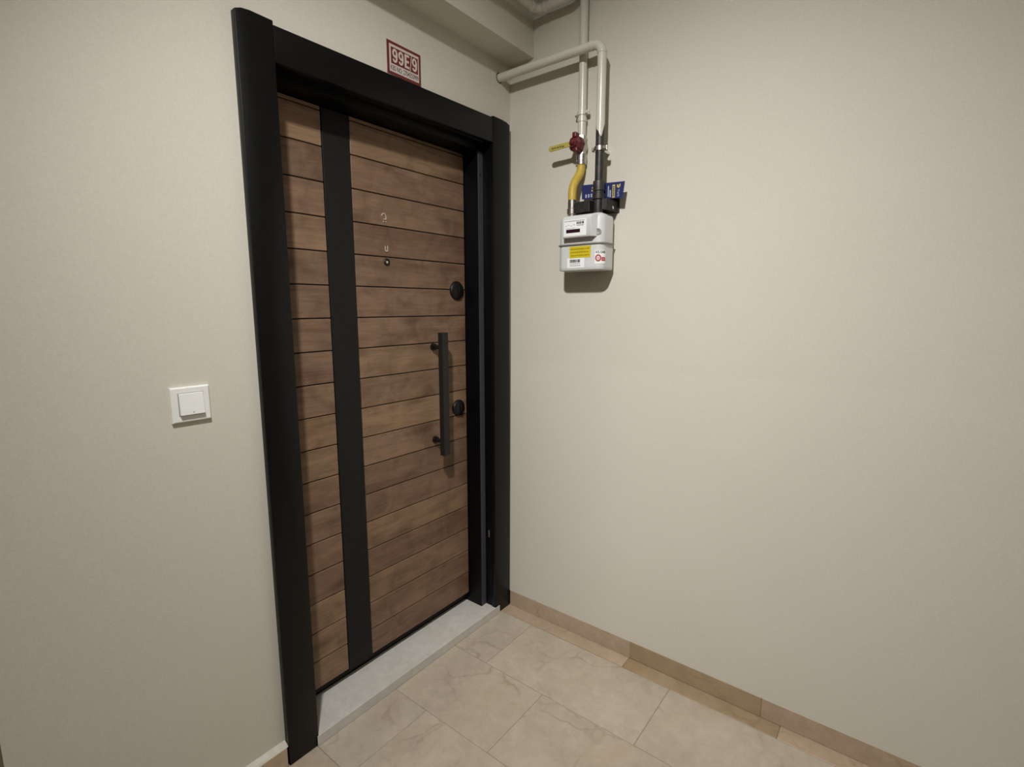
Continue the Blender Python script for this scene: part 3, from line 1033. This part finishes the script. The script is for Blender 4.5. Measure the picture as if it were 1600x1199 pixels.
# blue printed tag tucked behind the bare pipe
tg = tag(empty('blue_tag', (-0.045, -0.44, 1.705)), 'small blue printed tag tucked behind the bare black pipe', 'tag')
TXP = -0.0478
bm = bmesh.new()
prism(bm, [(-0.3630, 1.7690), (-0.5320, 1.7600), (-0.5250, 1.7060), (-0.3660, 1.7200)], TXP, TXP + 0.0011, 'x')
link('card', bm, M['tag_blue'], tg)
def tagp(b_, mat, name='print'):
    link(name, on_frame(b_, (TXP, -0.3640, 1.7080), GX, GY), mat, tg)
def tag_rect(mat, x0, y0, x1, y1, z0=0.0, z1=0.0004):
    b_ = bmesh.new()
    rect(b_, x0, y0, x1, y1, z0, z1)
    tagp(b_, mat)
for k in range(3):
    tag_rect(M['tag_pale'], 0.016 + k * 0.011, 0.0150, 0.0215 + k * 0.011, 0.0270)
tag_rect(M['tag_pale'], 0.1050, 0.0080, 0.1085, 0.0440)
tag_rect(M['tag_pale'], 0.1120, 0.0060, 0.1165, 0.0300)
tag_rect(M['tag_yellow'], 0.1220, 0.0030, 0.1320, 0.0460)
tag_rect(M['tag_yellow'], 0.0405, 0.0340, 0.0450, 0.0400)
tag_rect(M['tag_yellow'], 0.0460, 0.0390, 0.0520, 0.0440)
tag_rect(M['tag_yellow'], 0.0420, 0.0440, 0.0460, 0.0490)
bm = bmesh.new()
prism(bm, [(0.1380, 0.0440), (0.1530, 0.0460), (0.1515, 0.0370), (0.1455, 0.0325), (0.1395, 0.0360)], 0, 0.0004, 'z')
tagp(bm, M['tag_yellow'], 'emblem')
for k in range(6):
    tag_rect(M['print_dark'], 0.1245, 0.0075 + k * 0.0058, 0.1295, 0.0115 + k * 0.0058, 0.0004, 0.0007)
bm = bmesh.new()
prism(bm, [(0.1435, 0.0450), (0.1480, 0.0455), (0.1460, 0.0370)], 0.0004, 0.0007, 'z')
tagp(bm, M['print_dark'], 'emblem')
bm = text_bm('Türk', 0.0080, 0.0255, 0.0004, 0.015)          # reads downwards
bm = on_frame(bm, (0.1410, 0.0290, 0), (0, -1, 0), (1, 0, 0))
tagp(bm, M['tag_pale'], 'lettering')

# ================================================================== CEILING SPOTLIGHT (above the view)
lp = tag(empty('ceiling_spotlight', tuple(LAMP_POS)), 'white ceiling spotlight tilted toward the gas meter wall', 'lamp')
back = LAMP_POS - LAMP_DIR * 0.075
bm = bmesh.new()
lathe(bm, (back.x, back.y, CEIL - 0.0005), (0, 0, -1), [(0.055, 0), (0.055, 0.012), (0.048, 0.018), (0.0, 0.018)], 36)
link('base', bm, M['white_plastic'], lp, True)
bm = bmesh.new()
tube(bm, [(back.x, back.y, CEIL - 0.017), tuple(back + Vector((0, 0, 0.02)))], 0.010, 16)
link('stem', bm, M['white_plastic'], lp, True)
bm = bmesh.new()
lathe(bm, tuple(LAMP_POS + LAMP_DIR * 0.004), tuple(-LAMP_DIR), [(0.058, 0), (0.060, 0.001), (0.058, 0.06), (0.045, 0.095), (0.0, 0.10), (0.0, 0.095), (0.042, 0.090), (0.055, 0.058), (0.0555, 0.0005), (0.058, 0)], 36, False)
link('head', bm, M['white_plastic'], lp, True)
bm = bmesh.new()
lathe(bm, tuple(LAMP_POS - LAMP_DIR * 0.010), tuple(-LAMP_DIR), [(0.054, 0), (0.054, 0.003), (0, 0.003)], 36)
link('lens', bm, M['lens'], lp, True)
lamp.rotation_euler = LAMP_DIR.to_track_quat('-Z', 'Y').to_euler()
lamp.parent = lp

# dim globe lamp added behind the camera for ambient fill
hl = tag(empty('fill_lamp', (FILL_LAMP[0], FILL_LAMP[1], CEIL - 0.12)), 'added round fill lamp, unseen, further back in the hall', 'lamp')
bm = bmesh.new()
lathe(bm, (FILL_LAMP[0], FILL_LAMP[1], CEIL - 0.0005), (0, 0, -1), [(0.15, 0), (0.15, 0.018), (0.14, 0.024), (0.0, 0.024)], 40)
link('base', bm, M['white_plastic'], hl, True)
bm = bmesh.new()
lathe(bm, (FILL_LAMP[0], FILL_LAMP[1], CEIL - 0.025), (0, 0, -1), [(0.135, 0), (0.140, 0.02), (0.130, 0.05), (0.10, 0.08), (0.055, 0.098), (0, 0.104)], 40)
link('globe', bm, M['glow'], hl, True)
